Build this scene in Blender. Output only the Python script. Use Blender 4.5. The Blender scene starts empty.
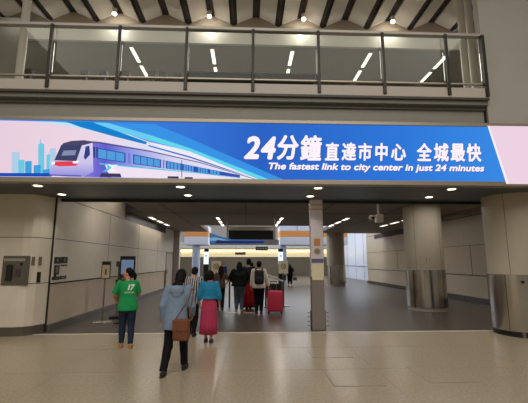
import bpy, bmesh, math, random
from mathutils import Vector, Matrix, Euler
from mathutils.bvhtree import BVHTree
random.seed(4)
S = bpy.context.scene
C = S.collection
PI = math.pi
R = math.radians

# ------------------------------------------------------------------ camera, world, lights, exposure
CAM_H, FPX, PITCH, YAW = 1.65, 375.0, R(9.1), R(2.5)
cd = bpy.data.cameras.new('camera'); cam = bpy.data.objects.new('camera', cd); C.objects.link(cam)
cam.location = (0, 0, CAM_H); cam.rotation_euler = (PI/2 + PITCH, 0, -YAW)
cd.sensor_width = 36; cd.lens = FPX/528*36; cd.clip_end = 200
S.camera = cam
S.view_settings.view_transform = 'Standard'; S.view_settings.look = 'None'
S.view_settings.gamma = 1; S.view_settings.use_curve_mapping = False
S.view_settings.exposure = 0.0
W = bpy.data.worlds.new('world'); S.world = W; W.use_nodes = True
W.node_tree.nodes['Background'].inputs[0].default_value = (1.0, .9, .76, 1)
W.node_tree.nodes['Background'].inputs[1].default_value = .16

def area(name, loc, size, power, color, rot=(0, 0, 0), sy=None):
    l = bpy.data.lights.new(name, 'AREA'); l.shape = 'RECTANGLE'; l.size = size; l.size_y = sy or size
    l.energy = power; l.color = color
    o = bpy.data.objects.new(name, l); C.objects.link(o); o.location = loc; o.rotation_euler = rot
    return o
WARM = (1.0, .96, .9); COOL = (.86, .92, 1.0)
area('hall_ceiling_light', (0, -1, 13), 22, 1700, WARM, sy=14)                  # the arrivals hall's own lamps overhead
area('hall_ceiling_light', (0, -9, 11), 20, 900, WARM, (R(35), 0, 0), 6)
area('gallery_fascia_fill', (0, 11.2, 9.25), 16, 22, WARM, (R(90), 0, 0), .1)  # added strip that brightens the fascia, no cove fitting stands here
area('gallery_light', (0, 12.9, 8.9), 22, 520, WARM, sy=2)
area('far_hall_light', (1, 34, 8.0), 24, 4900, COOL, sy=16)
area('passage_fill', (2.2, 11.6, 3.57), 13, 110, WARM, sy=.5)                   # unseen fill added behind the beam to brighten the passage

# ------------------------------------------------------------------ helpers
_fw = Vector((math.sin(YAW)*math.cos(PITCH), math.cos(YAW)*math.cos(PITCH), math.sin(PITCH)))
_rt = Vector((math.cos(YAW), -math.sin(YAW), 0)); _up = _rt.cross(_fw)
def at(x, y, Y):
    """a measured point of the photograph -> its place on the vertical plane at depth Y"""
    d = _fw + _rt*((x-264)/FPX) + _up*((201.5-y)/FPX)
    return Vector((0, 0, CAM_H)) + d*(Y/d.y)

def lin(c):
    return tuple(((v/255)/12.92 if v/255 <= .04045 else ((v/255+.055)/1.055)**2.4) for v in c)
MATS = {}
def mat(name, rgb, rough=.6, metal=0., noise=0., nscale=20., bump=0., emit=0., spec=.5, col2=None, detail=4, stretch=None):
    if name in MATS: return MATS[name]
    m = bpy.data.materials.new(name); m.use_nodes = True; nt = m.node_tree; b = nt.nodes['Principled BSDF']
    c = lin(rgb)
    b.inputs['Base Color'].default_value = (*c, 1); b.inputs['Roughness'].default_value = rough
    b.inputs['Metallic'].default_value = metal; b.inputs['Specular IOR Level'].default_value = spec
    if noise or bump or col2:
        tc = nt.nodes.new('ShaderNodeTexCoord'); n = nt.nodes.new('ShaderNodeTexNoise')
        n.inputs['Scale'].default_value = nscale; n.inputs['Detail'].default_value = detail
        if stretch:
            mp = nt.nodes.new('ShaderNodeMapping'); mp.inputs['Scale'].default_value = stretch
            nt.links.new(tc.outputs['Object'], mp.inputs[0]); nt.links.new(mp.outputs[0], n.inputs['Vector'])
        else: nt.links.new(tc.outputs['Object'], n.inputs['Vector'])
        r = nt.nodes.new('ShaderNodeValToRGB'); r.color_ramp.elements[0].position = .3; r.color_ramp.elements[1].position = .7
        c2 = lin(col2) if col2 else tuple(v*(1+noise) for v in c)
        c1 = c if col2 else tuple(v*(1-noise) for v in c)
        r.color_ramp.elements[0].color = (*c1, 1); r.color_ramp.elements[1].color = (*c2, 1)
        nt.links.new(n.outputs['Fac'], r.inputs[0]); nt.links.new(r.outputs[0], b.inputs['Base Color'])
        if bump:
            bp = nt.nodes.new('ShaderNodeBump'); bp.inputs['Strength'].default_value = bump; bp.inputs['Distance'].default_value = .01
            nt.links.new(n.outputs['Fac'], bp.inputs['Height']); nt.links.new(bp.outputs[0], b.inputs['Normal'])
    if emit:
        b.inputs['Emission Color'].default_value = (*c, 1); b.inputs['Emission Strength'].default_value = emit
        b.inputs['Base Color'].default_value = (0, 0, 0, 1)
    MATS[name] = m; return m
def screen(name, rgb, k=1.0):                                     # a lit screen colour
    if name in MATS: return MATS[name]
    m = bpy.data.materials.new(name); m.use_nodes = True; nt = m.node_tree
    nt.nodes.remove(nt.nodes['Principled BSDF']); e = nt.nodes.new('ShaderNodeEmission')
    e.inputs[0].default_value = (*lin(rgb), 1); e.inputs[1].default_value = k
    nt.links.new(e.outputs[0], nt.nodes['Material Output'].inputs[0]); MATS[name] = m; return m
def screen_ramp(name, stops, x0, x1, z0=0, z1=0, k=1.0):            # lit screen artwork blending along its own length
    m = bpy.data.materials.new(name); m.use_nodes = True; nt = m.node_tree
    nt.nodes.remove(nt.nodes['Principled BSDF']); e = nt.nodes.new('ShaderNodeEmission'); e.inputs[1].default_value = k
    tc = nt.nodes.new('ShaderNodeTexCoord'); sx = nt.nodes.new('ShaderNodeSeparateXYZ'); mr = nt.nodes.new('ShaderNodeMapRange')
    nt.links.new(tc.outputs['Object'], sx.inputs[0])
    if z1 == z0:
        nt.links.new(sx.outputs['X'], mr.inputs[0]); mr.inputs[1].default_value = x0; mr.inputs[2].default_value = x1
    else:
        nt.links.new(sx.outputs['Z'], mr.inputs[0]); mr.inputs[1].default_value = z0; mr.inputs[2].default_value = z1
    r = nt.nodes.new('ShaderNodeValToRGB'); el = r.color_ramp.elements
    el[0].position, el[0].color = stops[0][0], (*lin(stops[0][1]), 1)
    el[1].position, el[1].color = stops[-1][0], (*lin(stops[-1][1]), 1)
    for p, c in stops[1:-1]:
        q = el.new(p); q.color = (*lin(c), 1)
    nt.links.new(mr.outputs[0], r.inputs[0]); nt.links.new(r.outputs[0], e.inputs[0])
    nt.links.new(e.outputs[0], nt.nodes['Material Output'].inputs[0]); return m
def glass(name, tint):
    m = bpy.data.materials.new(name); m.use_nodes = True; nt = m.node_tree
    nt.nodes.remove(nt.nodes['Principled BSDF'])
    t = nt.nodes.new('ShaderNodeBsdfTransparent'); t.inputs[0].default_value = (*tint, 1)
    g = nt.nodes.new('ShaderNodeBsdfGlossy'); g.inputs['Roughness'].default_value = .02
    f = nt.nodes.new('ShaderNodeFresnel'); f.inputs[0].default_value = 1.35; mx = nt.nodes.new('ShaderNodeMixShader')
    nt.links.new(f.outputs[0], mx.inputs[0]); nt.links.new(t.outputs[0], mx.inputs[1]); nt.links.new(g.outputs[0], mx.inputs[2])
    nt.links.new(mx.outputs[0], nt.nodes['Material Output'].inputs[0]); return m

class B:
    """collects shapes into one mesh"""
    def __init__(s): s.bm = bmesh.new()
    def box(s, x0, x1, y0, y1, z0, z1, rot=None, bev=0):
        r = bmesh.ops.create_cube(s.bm, size=1)
        M = Matrix.Translation(((x0+x1)/2, (y0+y1)/2, (z0+z1)/2))
        if rot: M = M @ Euler(rot).to_matrix().to_4x4()
        M = M @ Matrix.Diagonal((abs(x1-x0), abs(y1-y0), abs(z1-z0), 1))
        bmesh.ops.transform(s.bm, matrix=M, verts=r['verts'])
        if bev:
            es = list({e for v in r['verts'] for e in v.link_edges})
            bmesh.ops.bevel(s.bm, geom=es, offset=bev, segments=2, affect='EDGES', profile=.5)
        return s
    def tube(s, p0, p1, r0, r1=None, n=12):
        p0, p1 = Vector(p0), Vector(p1); r1 = r0 if r1 is None else r1
        d = p1-p0; q = d.to_track_quat('Z', 'Y')
        r = bmesh.ops.create_cone(s.bm, cap_ends=True, cap_tris=False, segments=n, radius1=r0, radius2=r1, depth=d.length)
        bmesh.ops.transform(s.bm, matrix=Matrix.Translation((p0+p1)/2) @ q.to_matrix().to_4x4(), verts=r['verts']); return s
    def ell(s, c, rad, rot=(0, 0, 0), n=16):
        r = bmesh.ops.create_uvsphere(s.bm, u_segments=n, v_segments=max(8, n*2//3), radius=1)
        M = Matrix.Translation(c) @ Euler(rot).to_matrix().to_4x4() @ Matrix.Diagonal((*rad, 1))
        bmesh.ops.transform(s.bm, matrix=M, verts=r['verts']); return s
    def cap(s, p0, p1, r0, r1=None, n=12):
        r1 = r0 if r1 is None else r1
        s.tube(p0, p1, r0, r1, n); s.ell(p0, (r0*.999,)*3, n=n); s.ell(p1, (r1*.999,)*3, n=n); return s
    def loft(s, rings, n=24, fold=0, nf=9, exp=1.0):
        """rings: (centre, rx, ry[, yaw]) from bottom to top"""
        vs = []
        for k, g in enumerate(rings):
            c = Vector(g[0]); yw = g[3] if len(g) > 3 else 0; fo = fold*(1-k/(len(rings)-1))
            row = []
            for i in range(n):
                a = 2*PI*i/n; w = 1+fo*math.cos(nf*a+.7)
                ca, sa = math.cos(a), math.sin(a)
                x = math.copysign(abs(ca)**exp, ca)*g[1]*w; y = math.copysign(abs(sa)**exp, sa)*g[2]*w
                row.append(s.bm.verts.new(c+Vector((x*math.cos(yw)-y*math.sin(yw), x*math.sin(yw)+y*math.cos(yw), 0))))
            vs.append(row)
        for a, b in zip(vs, vs[1:]):
            for i in range(n): s.bm.faces.new((a[i], a[(i+1) % n], b[(i+1) % n], b[i]))
        s.bm.faces.new(list(reversed(vs[0]))); s.bm.faces.new(vs[-1]); return s
    def prism(s, pts, d):
        """closed outline (3-D points) pushed along vector d"""
        a = [s.bm.verts.new(Vector(p)) for p in pts]; b = [s.bm.verts.new(Vector(p)+Vector(d)) for p in pts]
        s.bm.faces.new(a); s.bm.faces.new(list(reversed(b)))
        for i in range(len(a)):
            j = (i+1) % len(a); s.bm.faces.new((a[j], a[i], b[i], b[j]))
        return s
    def lathe(s, prof, c=(0, 0, 0), n=40):
        rows = []
        for r, z in prof:
            rows.append([s.bm.verts.new((c[0]+r*math.cos(2*PI*i/n), c[1]+r*math.sin(2*PI*i/n), c[2]+z)) for i in range(n)])
        for a, b in zip(rows, rows[1:]):
            for i in range(n): s.bm.faces.new((a[i], a[(i+1) % n], b[(i+1) % n], b[i]))
        s.bm.faces.new(list(reversed(rows[0]))); s.bm.faces.new(rows[-1]); return s
    def mesh(s, name):
        bmesh.ops.recalc_face_normals(s.bm, faces=s.bm.faces)
        me = bpy.data.meshes.new(name); s.bm.to_mesh(me); s.bm.free(); return me
    def build(s, name, m, parent=None, smooth=False, loc=None):
        me = s.mesh(name); me.materials.append(m)
        if smooth: me.shade_smooth()
        o = bpy.data.objects.new(name, me); C.objects.link(o)
        if smooth == 'auto':
            me.set_sharp_from_angle(angle=R(40))
        if parent: o.parent = parent
        if loc is not None: o.location = loc
        return o
def remesh(o, vox, smooth=4, fac=.5):
    """melt overlapping shapes into one continuous skin"""
    a = o.modifiers.new('r', 'REMESH'); a.mode = 'VOXEL'; a.voxel_size = vox; a.use_smooth_shade = True
    b = o.modifiers.new('s', 'SMOOTH'); b.iterations = smooth; b.factor = fac
    dg = bpy.context.evaluated_depsgraph_get(); dg.update()
    me = bpy.data.meshes.new_from_object(o.evaluated_get(dg))
    old = o.data; o.modifiers.clear(); m = old.materials[0]; nm = old.name
    o.data = me; bpy.data.meshes.remove(old); me.name = nm
    me.materials.clear(); me.materials.append(m); me.shade_smooth(); return o
def thing(name, label, cat, loc=(0, 0, 0), rz=0, group=None):
    o = bpy.data.objects.new(name, None); C.objects.link(o); o.location = loc; o.rotation_euler = (0, 0, rz)
    o.empty_display_size = .1; return tag(o, label, cat, group)
def tag(o, label, cat, group=None):
    o['label'] = label; o['category'] = cat
    if group: o['group'] = group
    return o
def dup(root, loc, label, rz=None):
    r = root.copy(); C.objects.link(r); r.location = loc; r['label'] = label
    if rz is not None: r.rotation_euler = (0, 0, rz)
    for ch in list(root.children):
        c = ch.copy(); C.objects.link(c); c.parent = r
        for g in ch.children:
            d = g.copy(); C.objects.link(d); d.parent = c
    return r
def struct(b, name, m, smooth=False):
    o = b.build(name, m, smooth=smooth); o['kind'] = 'structure'; return o
def text_mesh(body, name, m, parent, x0, x1, z0, z1, y, shear=0., bold=0., depth=.004):
    cu = bpy.data.curves.new(name, 'FONT'); cu.body = body; cu.shear = shear; cu.extrude = 0; cu.size = 1
    t = bpy.data.objects.new('tmp', cu); C.objects.link(t)
    dg = bpy.context.evaluated_depsgraph_get(); dg.update()
    me = bpy.data.meshes.new_from_object(t.evaluated_get(dg)); bpy.data.objects.remove(t); bpy.data.curves.remove(cu)
    xs = [v.co.x for v in me.vertices]; ys = [v.co.y for v in me.vertices]
    a, b, c, d = min(xs), max(xs), min(ys), max(ys)
    k = bold*(z1-z0)/(d-c)
    for v in me.vertices:
        v.co = ((v.co.x-a)/(b-a)*(x1-x0-2*k)+x0+k, y, (v.co.y-c)/(d-c)*(z1-z0-2*k)+z0+k)
    if k:                                     # heavier strokes
        bm = bmesh.new()
        for i in range(8):
            n0 = len(bm.verts); bm.from_mesh(me); bm.verts.ensure_lookup_table()
            for v in bm.verts[n0:]: v.co += Vector((k*math.cos(i*PI/4), -.00004*i, k*math.sin(i*PI/4)))
        bm.to_mesh(me); bm.free()
    me.materials.clear(); me.materials.append(m); me.name = name
    o = bpy.data.objects.new(name, me); C.objects.link(o); o.parent = parent; return o

# ------------------------------------------------------------------ materials
M_floor = mat('polished_granite', (172, 156, 130), .24, noise=.16, nscale=26, spec=.5, detail=8)
M_carpet = mat('dark_floor_tile', (80, 70, 61), .36, noise=.12, nscale=8, spec=.4)
M_panel = mat('warm_wall_panel', (214, 203, 184), .45, noise=.03, nscale=3)
M_panel_low = mat('lower_wall_panel', (200, 182, 154), .42, noise=.05, nscale=3)
M_seam = mat('dark_seam', (30, 26, 24), .7)
M_base = mat('baseboard_grey', (88, 80, 70), .4)
M_soffit = mat('dark_soffit', (62, 76, 84), .4)
M_ceil = mat('taupe_ceiling', (146, 134, 120), .7)
M_fascia = mat('grey_fascia', (142, 139, 130), .5, noise=.03, nscale=2)
M_ledge = mat('ledge_cream', (190, 182, 172), .45)
M_pier = mat('pier_plaster', (172, 168, 158), .6, noise=.03, nscale=2)
M_steel = mat('brushed_steel', (176, 168, 158), .26, 1.0, noise=.1, nscale=12, stretch=(8, 8, .3))
M_dsteel = mat('dark_steel', (128, 118, 108), .3, 1.0, noise=.15, nscale=12, stretch=(8, 8, .3))
M_frame = mat('sign_frame_metal', (170, 158, 142), .4, .6)
M_black = mat('matte_black', (16, 16, 17), .5)
M_post = mat('dark_rail_post', (52, 48, 42), .4, .5)
M_white = mat('white_enamel', (222, 216, 204), .4)
M_lamp = mat('lamp_glow', (255, 240, 214), emit=7)
M_lamp2 = mat('tube_glow', (255, 246, 230), emit=2.6)
M_cream = mat('cream_board', (236, 222, 188), .5)
M_col = mat('column_cladding', (178, 167, 148), .5, noise=.02, nscale=4)
M_glass = glass('clear_glass', (.93, .94, .9))

# ------------------------------------------------------------------ setting: hall and passage shell
YT = 9.15
struct(B().box(-13, 13, -12, YT, -.2, 0), 'floor', M_floor)
struct(B().box(-13, 14, YT+.09, 52, -.2, 0), 'floor', M_carpet)
struct(B().box(-4.9, 13, YT, YT+.09, -.2, .003), 'trim_1', mat('threshold_metal', (214, 204, 186), .5, .2))
# long joints of the polished floor
j = B()
for x in (-7.6, -5.2, -2.8, -.4, 2.0, 4.4, 6.8): j.box(x-.004, x+.004, -3, YT, 0, .0012)
for y in (4.6, 6.1, 7.6): j.box(-12, 12, y-.004, y+.004, 0, .0012)
struct(j, 'trim_2', mat('floor_joint', (150, 130, 104), .5))

# left front wall panel with its rounded corner
def left_front(z0, z1, m, off=0.):
    pts = [(-13, 8.95-off), (-5.2+off*.3, 8.95-off), (-5.03+off*.5, 9.0-off*.8), (-4.91+off*.8, 9.14-off*.5), (-4.79+off, 9.45), (-13, 9.45)]
    return B().prism([(x, y, z0) for x, y in pts], (0, 0, z1-z0))
struct(left_front(.2, 1.14, M_panel), 'wall_left_front', M_panel)
struct(left_front(1.155, 2.2, M_panel), 'wall_left_front', M_panel)
struct(left_front(2.215, 3.3, M_panel), 'wall_left_front', M_panel)
struct(left_front(0, .2, M_base, -.02), 'baseboard_left_front', M_base)
struct(left_front(1.14, 1.155, M_seam, -.012), 'trim_3', M_seam); struct(left_front(2.2, 2.215, M_seam, -.012), 'trim_4', M_seam)
# left wall of the passage
XL = -4.74
struct(B().box(XL-.3, XL-.02, 9.45, 9.49, 0, 3.3), 'trim_5', M_seam)
struct(B().box(-5.2, XL+.005, 9.49, 24.5, 1.14, 3.25), 'wall_left', M_panel)
struct(B().box(-5.2, XL-.035, 9.49, 24.5, .16, 1.1), 'wall_left', M_panel_low)
struct(B().box(-5.2, XL-.05, 9.49, 24.5, 1.1, 1.14), 'trim_6', M_seam)
struct(B().box(-5.2, XL+.05, 9.49, 24.5, 0, .16), 'baseboard_left', M_base)
s = B()
for z in (2.2,): s.box(XL, XL+.008, 9.49, 24.5, z, z+.014)
for y in (13.1, 16.6, 20.1): s.box(XL, XL+.008, y, y+.014, 1.14, 3.25)
struct(s, 'trim_7', M_seam)
struct(B().box(-5.2, XL+.01, 9.49, 14.6, 3.27, 4.4), 'wall_left', M_panel)
area('wall_wash_light', (-4.4, 12.8, 4.3), .2, 12, WARM, sy=1.5)
struct(B().box(-5.2, XL-.03, 14.6, 22.0, 3.25, 3.6).box(-5.2, -4.1, 14.56, 14.62, 3.6, 4.4), 'trim_8', M_black)  # black faces paint in the slot's shade and darken the ceiling step
struct(B().box(-5.2, XL, 22.0, 24.5, 3.25, 3.6), 'wall_left', M_panel)
struct(B().box(-5.2, XL-.04, 9.49, 14.6, 3.25, 3.27), 'trim_9', M_seam)
struct(B().box(-5.4, XL+.35, 24.5, 25.0, 0, 3.62), 'wall_left_end', mat('pale_wing_wall', (190, 182, 178), .4))
d = struct(B().box(XL, XL+.02, 22.35, 24.2, 0, 2.12), 'door_1', mat('door_leaf', (176, 164, 146), .45))
B().box(XL, XL+.03, 22.28, 22.35, 0, 2.2).box(XL, XL+.03, 24.2, 24.27, 0, 2.2).box(XL, XL+.03, 22.28, 24.27, 2.12, 2.2).build('door_frame', M_dsteel, d)
B().box(XL+.02, XL+.06, 22.5, 22.54, .95, 1.15).build('door_handle', M_steel, d)
# right wall of the passage
XR = 9.4
M_rwall = mat('right_wall_panel', (186, 172, 150), .38, noise=.03, nscale=3)
struct(B().box(XR, 10.2, 9.3, 29.5, 1.1, 3.55), 'wall_right', M_rwall)
struct(B().box(XR+.03, 10.2, 9.3, 29.5, .2, 1.06), 'wall_right', M_rwall)
struct(B().box(XR+.05, 10.2, 9.3, 29.5, 1.06, 1.1), 'trim_10', M_seam)
struct(B().box(XR-.05, 10.2, 9.3, 29.5, 0, .2), 'baseboard_right', mat('dark_base', (58, 52, 46), .4))
s = B().box(XR-.008, XR, 9.3, 29.5, 2.32, 2.335)
for y in (11.6, 15.55, 19.5, 23.4): s.box(XR-.008, XR, y, y+.016, 1.1, 2.33)
struct(s, 'trim_11', M_seam)
struct(B().box(XR+.02, 10.2, 9.3, 29.5, 3.55, 3.58), 'trim_12', M_black)
struct(B().box(XR-.02, XR+.03, 18.2, 27.5, 3.3, 3.6), 'trim_12', M_black)  # flush black strip paints the shade of the recess below the ceiling
struct(B().box(XR, 10.2, 9.3, 29.5, 3.58, 4.4), 'wall_right', M_rwall)
struct(B().box(10.4, 10.9, 29.5, 46, 0, 6), 'wall_right_far', mat('pale_blue_panel', (196, 202, 214), .35))
s = B()
for y in (31.5, 33.5, 36, 39): s.box(10.38, 10.4, y, y+.03, 0, 6)
s.box(10.37, 10.4, 29.5, 46, 1.2, 1.26); struct(s, 'trim_13', mat('grey_seam', (120, 122, 128), .5))
struct(B().box(-13, -12.8, -12, 9, 0, 3.3), 'wall_left_hall', M_panel)
# soffit over the passage mouth and passage ceiling
struct(B().box(-13, 13, 7.62, 9.62, 3.22, 3.5), 'soffit', M_soffit)
struct(B().box(-13, 13, 9.62, 9.72, 3.16, 3.6), 'trim_14', M_black)
struct(B().box(-4.1, 8.3, 9.7, 17.6, 3.6, 3.8).box(-5.4, 10.2, 17.6, 20.6, 3.6, 3.8).box(-5.4, -4.1, 14.6, 17.6, 3.6, 3.8), 'ceiling', M_ceil)
struct(B().box(-5.4, -4.1, 9.7, 14.6, 4.4, 4.5).box(8.3, 10.2, 9.7, 17.6, 4.4, 4.5).box(-4.1, -4.0, 9.7, 14.6, 3.8, 4.4).box(8.2, 8.3, 9.7, 17.6, 3.8, 4.4).box(-5.4, -4.1, 14.6, 14.7, 3.8, 4.4).box(8.3, 10.2, 17.6, 17.7, 3.8, 4.4), 'ceiling', M_ceil)
struct(B().box(-5.4, -2.6, 20.6, 25, 3.6, 3.8).box(4.9, 10.2, 20.6, 26, 3.6, 3.8), 'ceiling', M_ceil)
s = B()
for x in (-3.0, -.1, 2.9, 5.6): s.box(x, x+.04, 9.75, 20.6, 3.594, 3.602)
for y in (12.4, 15.2): s.box(-4.8, 9.4, y, y+.04, 3.594, 3.602)
struct(s, 'trim_15', M_black)
# far hall
struct(B().box(-13, 14, 45, 45.5, 0, 2.19), 'wall_far', mat('olive_counter_wall', (72, 63, 44), .6, noise=.1, nscale=1.5))
struct(B().box(-13, 14, 45.4, 45.6, 2.19, 3.15), 'wall_far', mat('lit_far_wall', (236, 220, 182), .6))
struct(B().box(-13, 14, 44.2, 45.5, 3.15, 3.9), 'wall_far', mat('far_bulkhead', (150, 146, 140), .6))
struct(B().box(-13, 14, 44.2, 45.5, 3.9, 9), 'wall_far', mat('far_upper', (120, 116, 110), .6))
struct(B().box(-13, 14, 20.6, 46, 8.6, 8.9), 'ceiling', M_ceil)
struct(B().box(-13, -12.8, 24.5, 46, 0, 8.6), 'wall_left_far', M_panel)
# ------------------------------------------------------------------ gallery above the sign
XE = 5.2
struct(B().box(-13, XE, 7.66, 8.0, 4.4, 5.0), 'fascia', M_fascia)
struct(B().box(-13, XE, 7.66, 9.5, 3.5, 4.42), 'fascia', M_fascia)
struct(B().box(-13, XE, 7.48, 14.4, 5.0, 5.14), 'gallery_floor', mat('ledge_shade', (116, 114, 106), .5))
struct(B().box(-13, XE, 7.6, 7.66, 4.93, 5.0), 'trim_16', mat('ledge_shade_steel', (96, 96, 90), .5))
struct(B().box(-13, XE-.02, 7.44, 7.56, 5.14, 5.37), 'parapet', M_ledge)
struct(B().box(-13, XE, 7.42, 7.6, 5.09, 5.14), 'trim_17', mat('drip_edge', (70, 66, 58), .5))
struct(B().box(XE+.02, 13, 7.55, 7.72, 3.5, 13), 'wall_right_upper', M_pier)
struct(B().box(XE+.0, XE+.02, 7.6, 7.72, 3.5, 5.0), 'trim_18', M_seam)
struct(B().box(-13, 12, 14.4, 14.7, 5.0, 9.1), 'wall_back_upper', mat('gallery_back', (116, 113, 104), .7))
struct(B().box(-13, 12, 11.95, 14.5, 9.0, 9.2), 'ceiling_gallery', mat('gallery_ceiling', (140, 138, 128), .6))
struct(B().box(-7.45, 12, 11.85, 11.95, 9.0, 9.60), 'fascia_gallery', mat('cove_fascia', (200, 196, 186), .4))
struct(B().box(-13, -7.45, 11.6, 11.95, 5.14, 9.6), 'wall_left_upper', M_pier)
# scalloped vault ceiling of the hall
P, XC = 1.555, -7.53
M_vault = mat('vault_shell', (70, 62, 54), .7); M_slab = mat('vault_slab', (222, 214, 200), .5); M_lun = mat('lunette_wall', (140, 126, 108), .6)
v = B(); lun = B(); sl = B()
for k in range(-1, 12):
    xc = XC + k*P
    arc = [(xc - P/2 + P*i/10, 9.60 + .36*math.sin(PI*i/10)) for i in range(11)]
    top = [(x, z+.08) for x, z in reversed(arc)]
    v.prism([(x, 3.0, z+.22) for x, z in arc] + [(x, 3.0, z+.22) for x, z in top], (0, 9.2, 0))
    lun.prism([(x, 11.9, z+.1) for x, z in arc] + [(xc+P/2, 11.9, 9.5), (xc-P/2, 11.9, 9.5)], (0, .06, 0))
    for (u0, u1) in ((.08, .42), (.58, .92)):
        pts = []
        for u in (u0, u1): pts.append((xc - P/2 + P*u, 9.68 + .36*math.sin(PI*u)))
        pts2 = [(x, z+.07) for x, z in reversed(pts)]
        sl.prism([(x, 3.0, z) for x, z in pts] + [(x, 3.0, z) for x, z in pts2], (0, 8.88, 0))
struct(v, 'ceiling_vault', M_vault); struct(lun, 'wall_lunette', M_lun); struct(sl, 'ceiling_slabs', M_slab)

# ------------------------------------------------------------------ lamps
def spot(parent, loc, power, angle, color, rot=(0, 0, 0), blend=.6):
    l = bpy.data.lights.new('lamp', 'SPOT'); l.energy = power; l.spot_size = R(angle); l.spot_blend = blend; l.color = color; l.shadow_soft_size = .06
    o = bpy.data.objects.new('lamp', l); C.objects.link(o); o.location = loc; o.rotation_euler = rot; o.parent = parent; return o
dl = thing('downlight', '', 'ceiling light', (0, 0, 3.22), group='round downlights in the dark soffit')
B().lathe([(.115, 0), (.115, -.012), (.085, -.012), (.085, 0)]).build('trim_ring', M_white, dl, smooth='auto')
B().lathe([(.084, -.001), (.084, -.008)]).build('lens', M_lamp, dl)
spot(dl, (0, 0, -.03), 22, 110, WARM)
cols = [(-4.38, 'above the intercom wall panel'), (-1.43, 'above the walking women'),
        (1.51, 'in line with the square steel post'), (4.45, 'left of the nearest round column')]
k = 0
for x, w in cols:
    for y, rw in ((7.87, 'front of the pair'), (8.9, 'rear of the pair')):
        lb = f'round downlight {w}, {rw}'
        if k == 0: dl.location = (x, y, 3.22); dl['label'] = lb
        else: dup(dl, (x, y, 3.22), lb)
        k += 1
ll = thing('linear_ceiling_light', '', 'ceiling light', group='short linear lights in the passage ceiling')
B().box(-.09, .09, -.5, .5, -.03, 0).build('housing', M_dsteel, ll)
B().box(-.065, .065, -.47, .47, -.038, -.03).build('diffuser', M_lamp2, ll)
la = bpy.data.lights.new('lamp', 'AREA'); la.shape = 'RECTANGLE'; la.size = .13; la.size_y = .9; la.energy = 7; la.color = (1, .93, .82)
lo = bpy.data.objects.new('lamp', la); C.objects.link(lo); lo.location = (0, 0, -.045); lo.parent = ll
rows = [(-4.28, 'beside the left passage wall'), (-1.34, 'left of the hanging black board'), (1.53, 'right of the hanging black board'),
        (4.5, 'above the farthest round column'), (7.38, 'beside the right passage wall')]
k = 0
for x, w in rows:
    for y, nm in ((17.0, 'nearest'), (18.5, 'middle'), (20.0, 'farthest')):
        lb = f'{nm} of three short ceiling light strips {w}'
        if k == 0: ll.location = (x, y, 3.6); ll['label'] = lb
        else: dup(ll, (x, y, 3.6), lb)
        k += 1
gl = thing('gallery_light_strip', '', 'ceiling light', group='long light strips in the gallery ceiling')
B().box(-.075, .075, -.5, .5, -.05, 0).build('housing', M_white, gl)
B().box(-.055, .055, -.48, .48, -.06, -.05).build('diffuser', M_lamp2, gl)
k = 0
for x, w in ((-4.06, 'leftmost row'), (-1.28, 'second row from the left'), (1.53, 'centre row'), (4.32, 'fourth row from the left'), (7.1, 'rightmost row')):
    for y, nm in ((12.62, 'nearer'), (13.85, 'farther')):
        lb = f'{nm} light strip in the {w} seen through the gallery glass'
        if k == 0: gl.location = (x, y, 9.0); gl['label'] = lb
        else: dup(gl, (x, y, 9.0), lb)
        k += 1
sp = thing('spotlight', '', 'spotlight', group='spotlights in the scalloped ceiling')
B().lathe([(.06, 0), (.075, -.02), (.075, -.16), (.055, -.17)], n=20).build('can', M_white, sp, smooth='auto')
B().tube((0, 0, -.01), (0, 0, .26), .012).build('stem', M_post, sp)
B().lathe([(.07, -.165), (.074, -.2), (.05, -.23)], n=20).build('lens', M_lamp, sp)
spot(sp, (0, .02, -.245), 34, 140, WARM, (R(75), 0, 0))
k = 0
for x, w in ((-4.42, 'above the second railing post'), (-1.32, 'above the third railing post'), (1.83, 'right of the centre of the railing'), (4.87, 'near the right end of the railing')):
    p = (x, 11.4, 9.88); lb = f'bright ceiling spotlight in a scallop {w}'
    if k == 0: sp.location = p; sp['label'] = lb
    else: dup(sp, p, lb)
    k += 1
# wash behind the far counters: a continuous cove tube
t = thing('cove_light', 'long warm cove light glowing along the far wall behind the counters', 'light', (0, 45.2, 3.1))
B().box(-12.8, 13.8, -.06, .06, -.03, .05).build('housing', M_white, t)
B().box(-12.8, 13.8, -.05, .05, -.04, -.03).build('diffuser', mat('cove_glow', (255, 226, 170), emit=4), t)
la = bpy.data.lights.new('lamp', 'AREA'); la.shape = 'RECTANGLE'; la.size = 26; la.size_y = .1; la.energy = 110; la.color = (1, .9, .72)
lo = bpy.data.objects.new('lamp', la); C.objects.link(lo); lo.location = (0, 0, -.06); lo.rotation_euler = (R(20), 0, 0); lo.parent = t

# ------------------------------------------------------------------ the lit sign
sg = thing('advertising_sign', 'long backlit blue sign with a white train and Chinese slogan over the passage', 'sign', (0, 7.5, 3.22))
YS = 7.44
def L(x, y, dy=0.):                       # a measured point of the artwork, in the sign's own coordinates
    p = at(x, y, YS); return (p.x, p.y-dy-7.5, p.z-3.22)
B().box(-6.2, 6.4, -.03, .12, .03, 1.3).build('housing', M_black, sg)
B().box(-6.2, 6.4, -.09, .12, 1.265, 1.345, bev=.008).box(-6.2, 6.4, -.09, .12, -.02, .075, bev=.008).build('frame', M_frame, sg)
bg = B().box(-6.2, 6.4, -.06, -.035, .07, 1.27).build('screen', screen_ramp('screen_blue', [(0, (72, 150, 232)), (.4, (54, 116, 212)), (.52, (44, 98, 196)), (.75, (46, 118, 216)), (1, (60, 142, 232))], -6, 6), sg)
lay = [0]
def art(polys, name, m, parent=bg, dy=None):
    lay[0] += 1
    dy = .0012*lay[0] if dy is None else dy
    for p in polys: o = B().prism([L(x, y, dy) for x, y in p], (0, .001, 0)).build(name, m, parent)
    return o
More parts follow.
